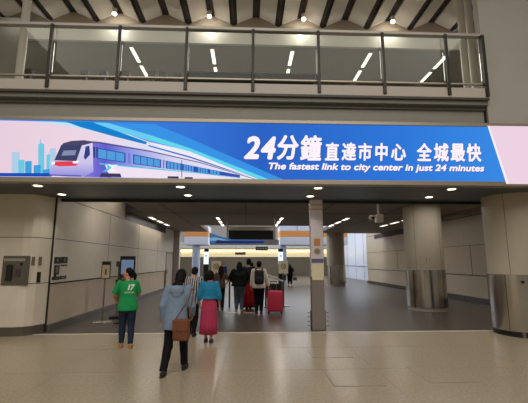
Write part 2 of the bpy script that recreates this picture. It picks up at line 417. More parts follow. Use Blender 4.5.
def px2(pairs): return pairs
art([[(-62, 119), (66, 122), (112, 129), (150, 142), (190, 151), (262, 180.5), (255, 180.8), (190, 178.5), (-62, 175.8)]], 'pale_sky', screen_ramp('screen_pale', [(0, (232, 206, 222)), (.45, (238, 214, 228)), (.8, (222, 226, 246)), (1, (236, 232, 248))], -5.0, -1.2))
art([[(32, 121.5), (70, 122), (112, 131), (112, 135), (60, 125)]], 'streak', screen('screen_icy', (196, 226, 246)))
art([[(52, 121.6), (112, 123), (150, 134.5), (190, 147.8), (273, 181), (262, 180.8), (190, 151.5), (150, 141), (112, 130), (85, 125)]], 'streak', screen('screen_cyan', (108, 204, 240)))
art([[(66, 121.7), (92, 122.2), (147, 142), (146, 144.5), (112, 136), (80, 127)]], 'streak', screen('screen_deep', (22, 128, 206)))
art([[(108, 123), (155, 124.2), (190, 138.6), (287, 181.2), (273, 181), (190, 148.2), (150, 135)]], 'streak', screen('screen_mid', (58, 146, 228)))
art([[(149, 136), (190, 149), (272, 181), (268, 181), (190, 151), (150, 139)]], 'streak', screen('screen_turq', (92, 222, 232)))
art([[(150, 142), (165, 146), (200, 156.5), (262, 180.8), (250, 177.5), (190, 156), (160, 147.5)]], 'streak', screen('screen_white', (240, 236, 248)))
art([[(148, 145), (190, 156.5), (258, 179.6), (257, 180), (190, 158), (149, 146.5)]], 'streak', screen('screen_royal', (40, 104, 200)))
# skyline
art([[(12, 152), (20, 152), (20, 174), (12, 174)], [(50, 149), (56, 148), (56, 174), (50, 174)]], 'tower', screen('screen_tower_pale', (176, 206, 232)))
art([[(18.6, 160), (24.9, 160), (24.9, 174), (18.6, 174)], [(38.6, 144.5), (40.3, 144), (40.5, 139), (41, 139), (41.4, 143), (44.6, 144.5), (44.6, 174), (38.6, 174)], [(46.7, 155), (50, 154), (50, 174), (46.7, 174)]], 'tower', screen('screen_tower_teal', (112, 200, 226)))
art([[(25.5, 161.5), (32, 161), (32, 174), (25.5, 174)], [(34, 165.5), (41, 165), (41, 174), (34, 174)], [(43, 170), (50, 169), (50, 174), (43, 174)]], 'tower', screen('screen_tower_blue', (66, 160, 218)))
art([[(-62, 172.8), (52, 173.4), (52, 176.8), (-62, 175.8)]], 'ground_line', screen('screen_ground', (26, 74, 180)))
# train
tr = art([[(84, 140.8), (100, 142), (150, 150.5), (200, 162), (262, 180.6), (235, 180.2), (120, 178), (82, 177), (80, 170), (83, 152)]], 'train', screen_ramp('screen_train', [(0, (142, 124, 214)), (.16, (96, 94, 206)), (.34, (150, 156, 230)), (.6, (214, 212, 240)), (1, (236, 232, 246))], -3.35, -.3))
art([[(105, 164), (200, 173.2), (255, 179.8), (235, 180), (112, 177.4), (108, 172)]], 'train', screen('screen_hull', (240, 226, 242)))
art([[(100, 163.2), (200, 173), (252, 179.6), (252, 180), (200, 173.8), (100, 164.6)]], 'train', screen('screen_stripe', (70, 196, 226)))
art([[(84, 141.3), (100, 142.4), (150, 151), (200, 162.3), (258, 180), (256, 180), (200, 163.2), (150, 152), (100, 143.8), (84, 143)]], 'train', screen('screen_roofline', (90, 84, 118)))
art([[(62, 144.6), (83, 144.5), (93, 142.8), (93.8, 172), (84, 177), (70, 177), (50, 175.6), (50.6, 170), (52.6, 163)]], 'train', screen_ramp('screen_nose', [(0, (150, 144, 222)), (.35, (206, 198, 234)), (1, (226, 214, 240))], 0, 0, .1, .95))
art([[(60.5, 147), (64, 143.4), (72, 141.2), (85, 140.5), (94, 142.4), (92, 143.4), (84, 145.4)]], 'train', screen('screen_roof', (74, 72, 106)))
art([[(62, 145.2), (82.6, 145), (76.8, 161.4), (54.8, 160.6)]], 'windshield', screen('screen_windshield', (62, 66, 104)))
art([[(64, 151), (77, 150.5), (75.5, 155.5), (62, 156)]], 'train', screen('screen_windshield_glint', (132, 140, 176)))
art([[(55.4, 161.8), (76.2, 161.5), (78.4, 164.4), (76, 166.2), (60, 166.6), (55, 165.4)]], 'red_nose_band', screen('screen_red', (228, 66, 82)))
art([[(52.4, 162.4), (55.8, 162), (55.4, 164.6), (52, 165)], [(73, 161.8), (79.4, 161), (78.6, 163.4), (74, 164)]], 'headlamp', screen('screen_headlamp', (255, 250, 250)))
art([[(82, 177), (50, 176), (50, 174.6), (82, 175.6)]], 'train', screen('screen_skirt', (96, 92, 184)))
art([[(86.2, 147), (90, 146), (90.6, 155), (86, 160), (84.4, 158)], [(93.6, 147), (95.6, 147.2), (95.8, 158), (93.8, 158)], [(96.6, 147.4), (98.4, 147.6), (98.6, 158), (96.8, 158)]], 'train_door', screen('screen_door_glass', (52, 64, 132)))
wp = []
def win(x): return 149.2+(x-98)*.182, 158.2+(x-98)*.147
for a, b, n in ((98.5, 125, 3), (134.5, 160.5, 4), (167, 181, 4), (183.5, 194, 4), (198, 208, 4), (210, 220, 3)):
    w = (b-a)/n
    for i in range(n):
        p, q = a+i*w+.4, a+(i+1)*w-.3
        wp.append([(p, win(p)[0]), (q, win(q)[0]), (q, win(q)[1]), (p, win(p)[1])])
art([[(97.5, 148), (126, 153.3), (126, 163.2), (97.5, 159)], [(133.5, 154.6), (161.5, 160), (161.5, 168.4), (133.5, 164.2)], [(166, 161), (240, 175.4), (240, 178), (166, 168.8)]], 'window_band', screen('screen_window_band', (48, 84, 172)))
art(wp, 'train_window', screen('screen_window', (84, 156, 220)))
art([[(128.6, 153.6), (131, 154), (131, 164), (128.6, 163.6)], [(163, 160), (164.8, 160.4), (164.8, 169), (163, 168.6)]], 'train_door', screen('screen_door', (110, 128, 214)))
art([[(181.6, 160.5), (182.3, 160.7), (182.5, 178), (181.7, 178)]], 'train', screen('screen_gap', (96, 92, 120)))
art([[(102, 173.6), (121, 174), (122, 177.6), (100, 177.2)], [(168, 176.6), (179, 176.8), (179, 178.8), (168, 178.6)], [(185, 177.4), (193, 177.6), (193, 179), (185, 178.9)]], 'train_bogie', screen('screen_bogie', (66, 56, 96)))
art([[(108, 164.2), (112, 168.2), (107, 172), (103, 172.4), (108, 169)]], 'train_emblem', screen('screen_emblem_teal', (70, 200, 214)))
art([[(108, 164.2), (112.6, 168.4), (119, 165.2), (111.6, 165.4)], [(108, 172), (112, 169), (118, 171.5)]], 'train_emblem', screen('screen_emblem_white', (250, 246, 252)))
# wedge at the right end
art([[(486.4, 126.5), (530, 127), (530, 184.5), (505.2, 184.2)]], 'corner_wedge', screen('screen_wedge_edge', (250, 240, 250)))
art([[(488.2, 126.5), (530, 127), (530, 184.5), (507.6, 184.2)]], 'corner_wedge', screen('screen_wedge', (236, 210, 226)))
M_txt = screen('screen_lettering', (250, 238, 246), 1.05); M_sh = screen('screen_letter_shadow', (34, 76, 168))
def word(body, name, x0, x1, yb, yt, shear=0., bold=.02):
    a = L((x0+x1)/2, yb); c = L((x0+x1)/2, yt); l = L(x0, (yb+yt)/2)[0]; r = L(x1, (yb+yt)/2)[0]
    text_mesh(body, name, M_sh, sg, l+.014, r+.014, a[2]-.012, c[2]-.012, -.119, shear, bold)
    text_mesh(body, name, M_txt, sg, l, r, a[2], c[2], -.122, shear, bold)
for ch, x0, x1, yb, yt in (('2', 243.8, 260, 160, 137), ('4', 260.5, 275.8, 160.4, 137.2)): word(ch, 'lettering', x0, x1, yb, yt, .2, .035)
for ch, x0, x1, yb, yt in (('分', 276.5, 298.5, 160.8, 136), ('鐘', 299.5, 321.5, 161.4, 136),
      ('直', 324, 338.5, 161.4, 143.4), ('達', 340.5, 355.5, 161.4, 143.4), ('市', 357.5, 371.5, 161.6, 143.8), ('中', 374, 387, 161.8, 143.8), ('心', 389.5, 404.5, 161.4, 144.6),
      ('全', 415.5, 430.5, 162, 144), ('城', 432, 447.5, 162.4, 144), ('最', 448.5, 463.5, 162.4, 144.4), ('快', 465, 479.5, 162.6, 144.4)):
    word(ch, 'lettering', x0, x1, yb, yt, .1, .028)
word('The fastest link to city center in just 24 minutes', 'slogan_word', 268.5, 482.5, 173.2, 164.4, .22, .04)
def split_words(o):
    bm = bmesh.new(); bm.from_mesh(o.data); seen = set(); isl = []
    for v in bm.verts:
        if v in seen: continue
        st, comp = [v], []
        seen.add(v)
        while st:
            q = st.pop(); comp.append(q)
            for e in q.link_edges:
                n = e.other_vert(q)
                if n not in seen: seen.add(n); st.append(n)
        isl.append((min(q.co.x for q in comp), max(q.co.x for q in comp), comp))
    isl.sort(key=lambda t: t[0]); words = []
    for a0, a1, comp in isl:
        if words and a0 < words[-1][0] + .012: words[-1][0] = max(words[-1][0], a1); words[-1][1] += comp
        else: words.append([a1, list(comp)])
    for _, comp in words:
        keep = set(comp); b2 = bmesh.new(); mp = {v: b2.verts.new(v.co) for v in comp}
        for f in {f for v in comp for f in v.link_faces}: b2.faces.new([mp[v] for v in f.verts])
        me = bpy.data.meshes.new('slogan_word'); b2.to_mesh(me); b2.free(); me.materials.append(o.data.materials[0])
        n = bpy.data.objects.new('slogan_word', me); C.objects.link(n); n.parent = o.parent
    bm.free(); print('WORDS', len(words)); bpy.data.objects.remove(o)
for o in [q for q in sg.children if q.name.startswith('slogan_word')]: split_words(o)

# ------------------------------------------------------------------ balustrade
bl = thing('glass_balustrade', 'long glass balustrade with dark posts and pale handrail on the gallery edge', 'railing', (0, 7.5, 5.37))
B().box(-13, XE, -.06, .06, 1.23, 1.30, bev=.01).build('handrail', mat('handrail_steel', (176, 171, 162), .4, .5), bl)
B().box(-13, XE, -.02, .03, .1, .13).build('lower_rail', M_frame, bl)
for i in range(-6, 8):
    x = -4.15 + 1.413*i - 1.413*0
    if x > XE+.05: break
    B().box(x-.03, x+.03, -.1, -.06, -.18, 1.24).box(x-.035, x+.035, -.075, -.05, -.18, .02).build('post', M_post, bl)
B().box(XE-.07, XE, -.1, .02, -.2, 1.24).build('post', M_post, bl)
for i in range(-6, 7):
    x = -4.15 + 1.413*i
    B().box(x+.04, min(x+1.373, XE-.08), -.005, .007, .14, 1.22).build('glass_pane', M_glass, bl)
pole = B().lathe([(.14, 0), (.1, .3), (.1, 4.2), (.1, 4.42)], n=24).build('gallery_pole', M_white, smooth='auto', loc=(5.5, 9.5, 5.14))
pole.location = at(473, 60, 9.4) * 1; pole.location.z = 5.14
tag(pole, 'slender white round pole at the right end of the gallery railing, right of a twin', 'pole')
p2 = pole.copy(); C.objects.link(p2); p2.location = (pole.location.x+.02, 9.8, 5.14); p2['label'] = 'slender white round pole at the right end of the gallery, left and farther of two'
p3 = pole.copy(); C.objects.link(p3); q = at(22, 50, 9.4); p3.location = (q.x, 9.4, 5.14); p3['label'] = 'slender white round pole behind the left end of the gallery glass'
ct = thing('gallery_counter', 'long dark counter standing behind the middle of the gallery glass', 'counter', (.05, 9.2, 5.14))
B().box(-1.6, 1.6, -.3, .3, 0, 1.2).build('body', mat('counter_dark', (22, 21, 20), .6, spec=.2), ct)
B().box(-1.65, 1.65, -.34, .34, 1.2, 1.24).build('top', M_black, ct)
fx = thing('edge_fixture', '', 'fixture', group='small dark fixtures at the foot of the gallery glass')
B().box(-.04, .04, -.04, .04, 0, .5).build('stem', M_post, fx)
B().box(-.08, .08, -.06, .06, .5, .62, bev=.015).build('head', M_black, fx)
k = 0
for x, w in ((29, 'at the left end'), (85, 'left one of two between first and second posts'), (103.6, 'right one of two between first and second posts'),
             (126, 'just right of the second post'), (152, 'left one of three before the third post'), (163, 'middle one of three before the third post'), (177, 'right one of three before the third post')):
    q = at(x, 78, 7.8); p = (q.x, 7.8, 5.14); lb = f'small dark fixture behind the glass foot, {w}'
    if k == 0: fx.location = p; fx['label'] = lb
    else: dup(fx, p, lb)
    k += 1

# ------------------------------------------------------------------ columns
def column(x, y, r, h, steel_h, label, plinth=True):
    c = thing('round_column', label, 'column', (x, y, 0))
    B().lathe([(r-.025, steel_h-.02), (r-.025, h)], n=64).build('shaft', M_col, c, smooth='auto')
    s = B().lathe([(r, .12), (r, steel_h)], n=64).build('steel_cladding', mat('column_steel', (188, 185, 180), .2, 1.0, noise=.05, nscale=9, stretch=(6, 6, .2)), c, smooth='auto')
    g = B()
    for a in (-150, -100, -60, -20, 40, 90, 140): 
        ca, sa = math.cos(R(a)), math.sin(R(a)); g.tube((r*ca, r*sa, .13), (r*ca, r*sa, steel_h-.01), .006, n=6)
    g.build('joint', M_post, s)
    g = B()
    for a in (-140, -60): 
        ca, sa = math.cos(R(a)), math.sin(R(a)); g.tube(((r-.025)*ca, (r-.025)*sa, steel_h), ((r-.025)*ca, (r-.025)*sa, h), .005, n=6)
    g.build('joint', M_base, c)
    B().lathe([(r-.03, 0), (r-.03, .12)], n=64).build('plinth', M_ledge if plinth else M_black, c, smooth='auto')
    return c
c1 = column(6.44, 8.8, .66, 3.22, 1.36, 'cream round column with dark steel foot at the right edge, nearest of the columns', False)
for a in (-130, -100, -60):
    B().box(.60*math.cos(R(a))-.03, .60*math.cos(R(a))+.03, .64*math.sin(R(a))-.03, .64*math.sin(R(a))+.03, 0, .13).build('foot', M_steel, c1)
B().tube((-.35, -.565, 1.2), (-.36, -.60, 1.2), .035).build('lock', M_black, c1)
c2 = column(6.27, 13.2, .66, 3.6, 1.37, 'cream round column with steel foot standing inside the passage')
B().box(-.22, -.16, -.60, -.57, 1.66, 1.76).box(-.12, -.06, -.625, -.59, 1.66, 1.76).build('socket', M_base, c2)
column(6.1, 26.0, .63, 3.6, 1.4, 'farthest round column with steel foot, deep in the passage beyond the square post')
for xx, lab in ((-4.08, 'pale blue round pillar under the left striped fascia in the far hall'), (2.82, 'pale blue round pillar under the right striped fascia in the far hall')):
    o = B().lathe([(.32, 0), (.32, 3.0)], n=32).build('round_pillar', mat('pillar_pale', (176, 188, 214), .3, .2), smooth='auto', loc=(xx, 30.4, 0)); tag(o, lab, 'pillar')

# square steel post in the middle of the mouth
sp_ = thing('square_post', 'square steel-clad post with an orange sticker in the middle of the passage mouth', 'post', (1.745, 9.5, 0))
w = .16
B().box(-w, w, -.1, .1, 0, 1.28, bev=.01).build('lower_cladding', mat('post_satin', (140, 130, 124), .42, .4), sp_)
B().box(-w, w, -.1, .1, 1.28, 3.22, bev=.01).build('upper_cladding', mat('post_pale_reflection', (226, 218, 222), .36, .3), sp_)  # lavender reflection on the steel is put into this paler base colour
B().box(-w-.008, w+.008, -.115, .11, 3.06, 3.09).box(-w-.008, w+.008, -.115, .11, 2.95, 2.98).build('band', mat('bronze_band', (206, 176, 140), .35, .8), sp_)
B().box(-w+.02, w-.02, -.112, -.1, 1.2, 1.6).build('notice_panel', mat('notice_cream', (226, 212, 180), .5), sp_)
B().box(-w+.02, w-.02, -.114, -.111, 1.41, 1.42).build('notice_line', M_cream, sp_)
B().box(-w+.01, w-.01, -.108, -.1, 1.62, 1.72).build('blue_strip', mat('slate_blue', (92, 96, 124), .5), sp_)
B().box(-.075, .075, -.106, -.1, 2.04, 2.22).build('orange_sticker', mat('sticker_orange', (206, 140, 78), .5), sp_)
B().tube((0, -.106, 1.9), (0, -.1, 1.9), .085, n=28).build('round_sticker', mat('sticker_grey', (176, 168, 150), .5), sp_)
B().tube((0, -.108, 1.9), (0, -.1, 1.9), .055, n=28).build('round_emblem', mat('sticker_olive', (140, 128, 96), .5), sp_)
for sx in (-1, 1):
    for z in (.1, .2, .3, .4): B().box(sx*w, sx*(w+.1), -.04, .02, z, z+.02).build('guide_rung', MATS['post_satin'], sp_)
    B().box(sx*(w+.005), sx*(w+.025), -.03, .02, 0, .46).build('guide_rail', M_post, sp_)

# ------------------------------------------------------------------ left wall equipment
ph = thing('intercom_panel', 'grey metal intercom telephone panel on the left front wall', 'telephone', (-5.28, 8.95, 1.12))
B().box(-.3, .3, -.03, 0, 0, .66, bev=.012).build('faceplate', mat('phone_grey', (98, 94, 84), .4, .4), ph)
B().box(-.27, .2, -.04, -.03, .54, .6).build('name_strip', mat('phone_strip', (150, 146, 132), .5), ph)
B().box(-.18, -.06, -.09, -.03, .1, .46, bev=.02).build('handset', M_black, ph)
B().box(.1, .15, -.045, -.03, .44, .5).build('button', M_black, ph)
B().box(.02, .12, -.045, -.03, .18, .36).build('keypad', mat('keypad_grey', (60, 58, 54), .5), ph)
def plate(x, y, z, w, h, label, side='front', m=None):
    o = B().box(-w/2, w/2, -.012, 0, -h/2, h/2, bev=.003).build('wall_plate', m or mat('plate_brown', (112, 98, 78), .5), loc=(x, y, z))
    tag(o, label, 'wall plate', 'small plates on the left walls'); return o
b1 = plate(-4.98, 9.06, 1.66, .07, .2, 'upper left small brown slot plate on the rounded wall corner'); b1.rotation_euler.z = R(45)
b2 = plate(-4.885, 9.175, 1.66, .07, .2, 'upper right small brown slot plate on the rounded wall corner'); b2.rotation_euler.z = R(58)
b3 = plate(-4.885, 9.175, 1.29, .09, .24, 'dark switch plate on the rounded wall corner below two brown slots', m=M_post); b3.rotation_euler.z = R(58)
b4 = plate(XL+.005, 9.62, 1.32, .1, .24, 'dark switch plate at the start of the left passage wall', m=M_post); b4.rotation_euler.z = R(90)
nt_ = thing('wall_notice', 'group of black and grey notice plates with icons on left passage wall', 'notice', (XL+.005, 9.8, 1.2), R(90))
# local x runs along +Y
B().box(-.28, .04, -.01, 0, .40, .56).build('plate', M_black, nt_); B().box(.07, .40, -.01, 0, .41, .57).build('plate', M_black, nt_)
B().box(-.24, .0, -.012, 0, .13, .36).build('framed_notice', M_black, nt_); B().box(-.19, -.05, -.014, 0, .17, .33).build('notice_sheet', mat('sheet_grey', (120, 116, 104), .6), nt_)
B().box(.08, .40, -.01, 0, .34, .37).build('plate', M_post, nt_)
B().box(-.32, .04, -.01, 0, .0, .08).build('plate', M_black, nt_); B().box(.07, .40, -.01, 0, .01, .09).build('plate', M_black, nt_)
B().tube((-.12, -.012, .48), (-.12, 0, .48), .045, n=18).tube((.24, -.012, .49), (.24, 0, .49), .045, n=18).build('pictogram', mat('icon_grey', (116, 118, 120), .6), nt_)
B().box(-.22, -.06, -.012, 0, .03, .05).box(.14, .33, -.012, 0, .04, .06).build('text_bar', mat('bar_grey', (150, 146, 136), .6), nt_)

# sign stands beside the left wall
st = thing('sign_stand', 'slim steel sign stand with a framed notice near the left passage wall', 'sign stand', (-3.98, 10.95, 0), R(8))
B().box(-.24, .24, -.14, .14, 0, .02, bev=.006).build('base', M_steel, st)
B().tube((-.02, 0, .02), (-.02, 0, 1.2), .022).build('pole', M_steel, st)
B().box(-.13, .12, -.02, .01, 1.17, 1.66, bev=.006).build('frame', M_dsteel, st)
B().box(-.1, .09, -.026, -.018, 1.2, 1.55).build('notice_sheet', M_cream, st)
B().box(-.1, .09, -.027, -.018, 1.57, 1.64).build('header', M_black, st)
B().box(-.03, .02, -.028, -.02, 1.28, 1.45).build('icon', mat('icon_dim', (110, 100, 84), .6), st)
kp = thing('service_post', 'grey service post with dark reader box behind the steel sign stand', 'post', (-3.82, 11.7, 0))
B().box(-.2, .2, -.2, .2, 0, .06, bev=.01).build('base', M_black, kp)
B().box(-.07, .07, -.05, .05, .06, 1.58, bev=.01).build('pillar', mat('post_grey', (140, 128, 108), .4, .4), kp)
B().box(-.13, .13, -.07, .04, 1.5, 1.66, bev=.01).build('cap', M_dsteel, kp)
B().box(-.11, .11, -.09, -.04, .9, 1.12, bev=.01).build('reader_box', M_post, kp)
ks = thing('display_totem', 'black display totem with a pale blue screen behind the woman in green', 'display', (-3.33, 10.75, 0), R(4))
B().box(-.25, .25, -.16, .16, 0, .03, bev=.008).build('base', M_black, ks)
B().box(-.1, .1, -.04, .04, .03, 1.25).build('stand', M_dsteel, ks)
B().box(-.2, .2, -.05, .05, 1.2, 1.8, bev=.012).build('bezel', M_black, ks)
B().box(-.16, .17, -.055, -.048, 1.31, 1.7).build('screen', screen('screen_totem_blue', (128, 150, 184), .55), ks)

# ------------------------------------------------------------------ CCTV
cc = thing('security_camera', 'white security camera with housing and lens ball hanging from the passage ceiling', 'camera', (3.75, 10.55, 3.6))
B().tube((.0, 0, 0), (0, 0, -.62), .03).build('rod', M_white, cc)
B().box(-.08, .11, -.11, .11, -.84, -.62, bev=.02).build('housing', M_white, cc)
B().tube((-.08, 0, -.7), (-.2, -.02, -.68), .03).build('bracket', M_white, cc)
B().ell((-.22, -.03, -.71), (.075, .085, .075)).build('camera_head', M_white, cc, True)
B().tube((-.2, -.09, -.725), (-.2, -.135, -.73), .04).build('lens', M_black, cc)

# ------------------------------------------------------------------ far hall fittings
def fascia(name, x0, x1, label):
    f = thing(name, label, 'fascia', ((x0+x1)/2, 30.2, 2.98)); a = (x1-x0)/2
    B().box(-a, a, -.2, 2.2, 0, .62).build('lower_band', mat('fascia_white', (214, 218, 232), .4), f)
    B().box(-a, a, -.2, 2.2, .62, 1.12).build('orange_band', mat('fascia_orange', (222, 150, 84), .5), f)
    B().box(-a, a, -.2, 2.2, 1.12, 1.5).build('upper_band', mat('fascia_pale', (206, 214, 230), .4), f)
    B().box(-a*.5, -a*.5+.04, -.22, -.2, 1.12, 1.5).box(a*.4, a*.4+.04, -.22, -.2, 1.12, 1.5).build('seam', M_base, f)
    for q in (-a+.5, a-.5): B().tube((q, 1, 1.5), (q, 1, 5.6), .05).build('hanger', M_steel, f)
    return f
fascia('striped_fascia', -5.0, -3.13, 'white and orange striped fascia box left of the hanging board in the far hall')
fascia('striped_fascia', 2.6, 8.05, 'white and orange striped fascia box right of the hanging board in the far hall')
for x0, x1, lab in ((-3.02, -2.5, 'left'), (2.02, 2.5, 'right')): pass
YB = 17.0
a, c = at(228.5, 239.5, YB), at(273.5, 230.6, YB); t_ = at(250, 226.6, YB)
db = thing('hanging_board', 'black information board hung on two steel rods across the passage end', 'board', ((a.x+c.x)/2, YB, a.z))
hw, hh, ht = (c.x-a.x)/2, c.z-a.z, t_.z-a.z
B().box(-hw, hw, -.06, .1, 0, hh, bev=.01).build('board', M_black, db)
B().box(-hw-.02, hw+.02, -.09, .12, hh, ht).build('top_box', mat('board_top', (214, 206, 192), .4), db)
for q in (-hw-.09, hw+.02): B().box(q, q+.07, -.04, .04, -.02, 3.6-a.z).build('rod', M_frame, db)
a, c = at(210, 245, YB), at(278.5, 239.9, YB)
bb = thing('banner', 'narrow blue banner with a train picture under the hanging black board', 'banner', (a.x, YB-.16, a.z))
bw, bh = c.x-a.x, c.z-a.z
def BL(x, y, d): p = at(x, y, YB); return (p.x-a.x, -.03-d, p.z-a.z)
B().box(0, bw, -.03, .03, 0, bh).build('panel', mat('banner_white', (206, 208, 226), .4), bb)
B().prism([BL(x, y, .002) for x, y in ((210, 243.6), (264.5, 243.6), (264.5, 240.4), (232, 239.6), (222, 237.2), (210, 233))], (0, .03, 0)).build('blue_art', screen('banner_blue', (70, 116, 172), .7), bb)
B().prism([BL(x, y, .004) for x, y in ((210.5, 238), (216, 237.6), (226, 240), (236, 242), (224, 241), (210.5, 241))], (0, .001, 0)).build('streak', screen('banner_pale', (132, 184, 220), .7), bb)
B().prism([BL(x, y, .006) for x, y in ((216, 243.4), (215.6, 241.6), (218, 240.2), (224, 240.8), (264, 241.2), (264, 243.4))], (0, .001, 0)).build('train_art', screen('banner_navy', (46, 52, 108), .7), bb)
for q in (.9, bw-.25): B().tube((q, .0, bh-.04), (q, .1, bh+.0), .02).build('clip', M_steel, bb)
for x, lab in ((-3.02, 'bright white information totem left of the queue in the far hall'), (2.45, 'bright white information totem right of the queue beside the pale pillar')):
    t = thing('information_totem', lab, 'totem', (x, 28, 0))
    B().box(-.22, .22, -.15, .15, 0, .06).build('base', M_dsteel, t)
    B().box(-.17, .17, -.06, .06, .06, 2.6, bev=.01).build('body', M_black, t)
    B().box(-.18, .18, -.066, -.055, 1.46, 2.36).build('screen', screen('totem_white', (222, 236, 246), 1.3), t)
    B().box(-.08, .08, -.07, -.064, 2.02, 2.1).build('screen_art', screen('totem_teal', (96, 140, 160), .8), t)
for x0, x1, y0, y1, Y, lab in ((235, 245.5, 252.3, 254.8, 40, 'thin black hanging sign before the lit far wall, left of another'), (255.5, 268, 246.6, 250.6, 36, 'black hanging direction sign with small lit words before the far wall')):
    a, c = at(x0, y1, Y), at(x1, y0, Y)
    o = thing('hanging_sign', lab, 'sign', ((a.x+c.x)/2, Y, a.z)); hw = (c.x-a.x)/2; hh = c.z-a.z
    B().box(-hw, hw, -.05, .05, 0, hh).build('panel', M_black, o)
    for q in (-hw*.8, hw*.8): B().tube((q, 0, hh), (q, 0, 8.6-a.z), .015).build('rod', M_steel, o)
    if Y == 36:
        for q in (-.35, -.1, .15, .4): B().box(q-.07, q+.07, -.054, -.049, hh*.4, hh*.6).build('lit_word', screen('dim_word', (130, 126, 116), .7), o)
# cream sign boards flanking the queue
def board(x, y, label):
    o = thing('sign_board', label, 'sign', (x, y, 0))
    B().box(-.2, .2, -.16, .16, 0, .025, bev=.006).build('base', M_dsteel, o)
    B().tube((0, 0, .02), (0, 0, 1.2), .03).build('pole', M_dsteel, o)
    B().box(-.18, .18, -.02, .02, 1.2, 1.68, bev=.008).build('panel', M_cream, o)
    r = B()
    for i in range(24):
        a0, a1 = 2*PI*i/24, 2*PI*(i+1)/24
        r.prism([(.1*math.cos(a0), -.024, 1.47+.1*math.sin(a0)), (.1*math.cos(a1), -.024, 1.47+.1*math.sin(a1)), (.08*math.cos(a1), -.024, 1.47+.08*math.sin(a1)), (.08*math.cos(a0), -.024, 1.47+.08*math.sin(a0))], (0, .003, 0))
    r.box(-.075, .075, -.024, -.021, 1.465, 1.48, rot=(0, R(45), 0)); r.box(-.05, .035, -.024, -.021, 1.44, 1.46).box(.03, .045, -.024, -.021, 1.44, 1.53)
    r.build('no_trolley_symbol', M_black, o); return o
board(1.36, 14.4, 'cream sign board with a round prohibition symbol, right of the queue')
board(-1.17, 14.4, 'cream sign board with a round prohibition symbol, left of the queue')
# gates at the queue
g = thing('barrier_rail', 'low dark barrier with a sloping pale handrail right of the red suitcase', 'barrier', (.95, 14.05, 0))
B().box(-.3, -.24, -.03, .03, 0, 1.2).build('post', M_dsteel, g); B().box(.3, .36, -.03, .03, 0, .95).build('post', M_dsteel, g)
B().box(-.25, .33, -.02, .02, .35, .85).build('panel', M_black, g)
B().tube((-.3, 0, 1.2), (.36, 0, .93), .035).build('handrail', M_white, g)
B().box(-.34, .4, -.12, .12, 0, .03).build('base', M_base, g)
g = thing('barrier_gate', 'dark slim gate posts with a rail at the left of the queue', 'barrier', (-.95, 14.2, 0))
for q in (-.3, .0, .3): B().box(q-.03, q+.03, -.03, .03, 0, 1.05).build('post', M_black, g)
B().box(-.34, .34, -.03, .03, 1.05, 1.1).build('handrail', M_dsteel, g)
for x0, x1, lab, cc_ in ((-.76, -.34, 'cream floor strip at the queue, left one', (206, 192, 156)), (-.12, .3, 'pinkish floor strip at the queue, right one', (190, 150, 128))):
    o = B().box(-(x1-x0)/2, (x1-x0)/2, -.12, .12, 0, .012, bev=.003).build('floor_strip', mat('strip_%d' % cc_[2], cc_, .5), loc=((x0+x1)/2, 12.6, 0)); tag(o, lab, 'floor strip')
# floor hatches
def hatch(p, lab):
    o = thing('floor_hatch', lab, 'floor hatch', p)
    B().box(-.34, .34, -.4, .4, 0, .002).build('cover', M_floor, o)
    B().box(-.35, .35, -.41, -.4, 0, .003).box(-.35, .35, .4, .41, 0, .003).box(-.35, -.34, -.41, .41, 0, .003).box(.34, .35, -.41, .41, 0, .003).build('frame', mat('hatch_rim', (140, 122, 98), .5), o)
def atz0(x, y):
    d = _fw + _rt*((x-264)/FPX) + _up*((201.5-y)/FPX); t = -CAM_H/d.z; return Vector((d.x*t, d.y*t, 0))
hatch(atz0(352, 377), 'square floor hatch outlined in the polished floor, left of another')
hatch(atz0(441, 374), 'square floor hatch outlined in the polished floor near the right edge')
hatch(atz0(328, 352), 'faint square floor hatch in the polished floor before the square post')

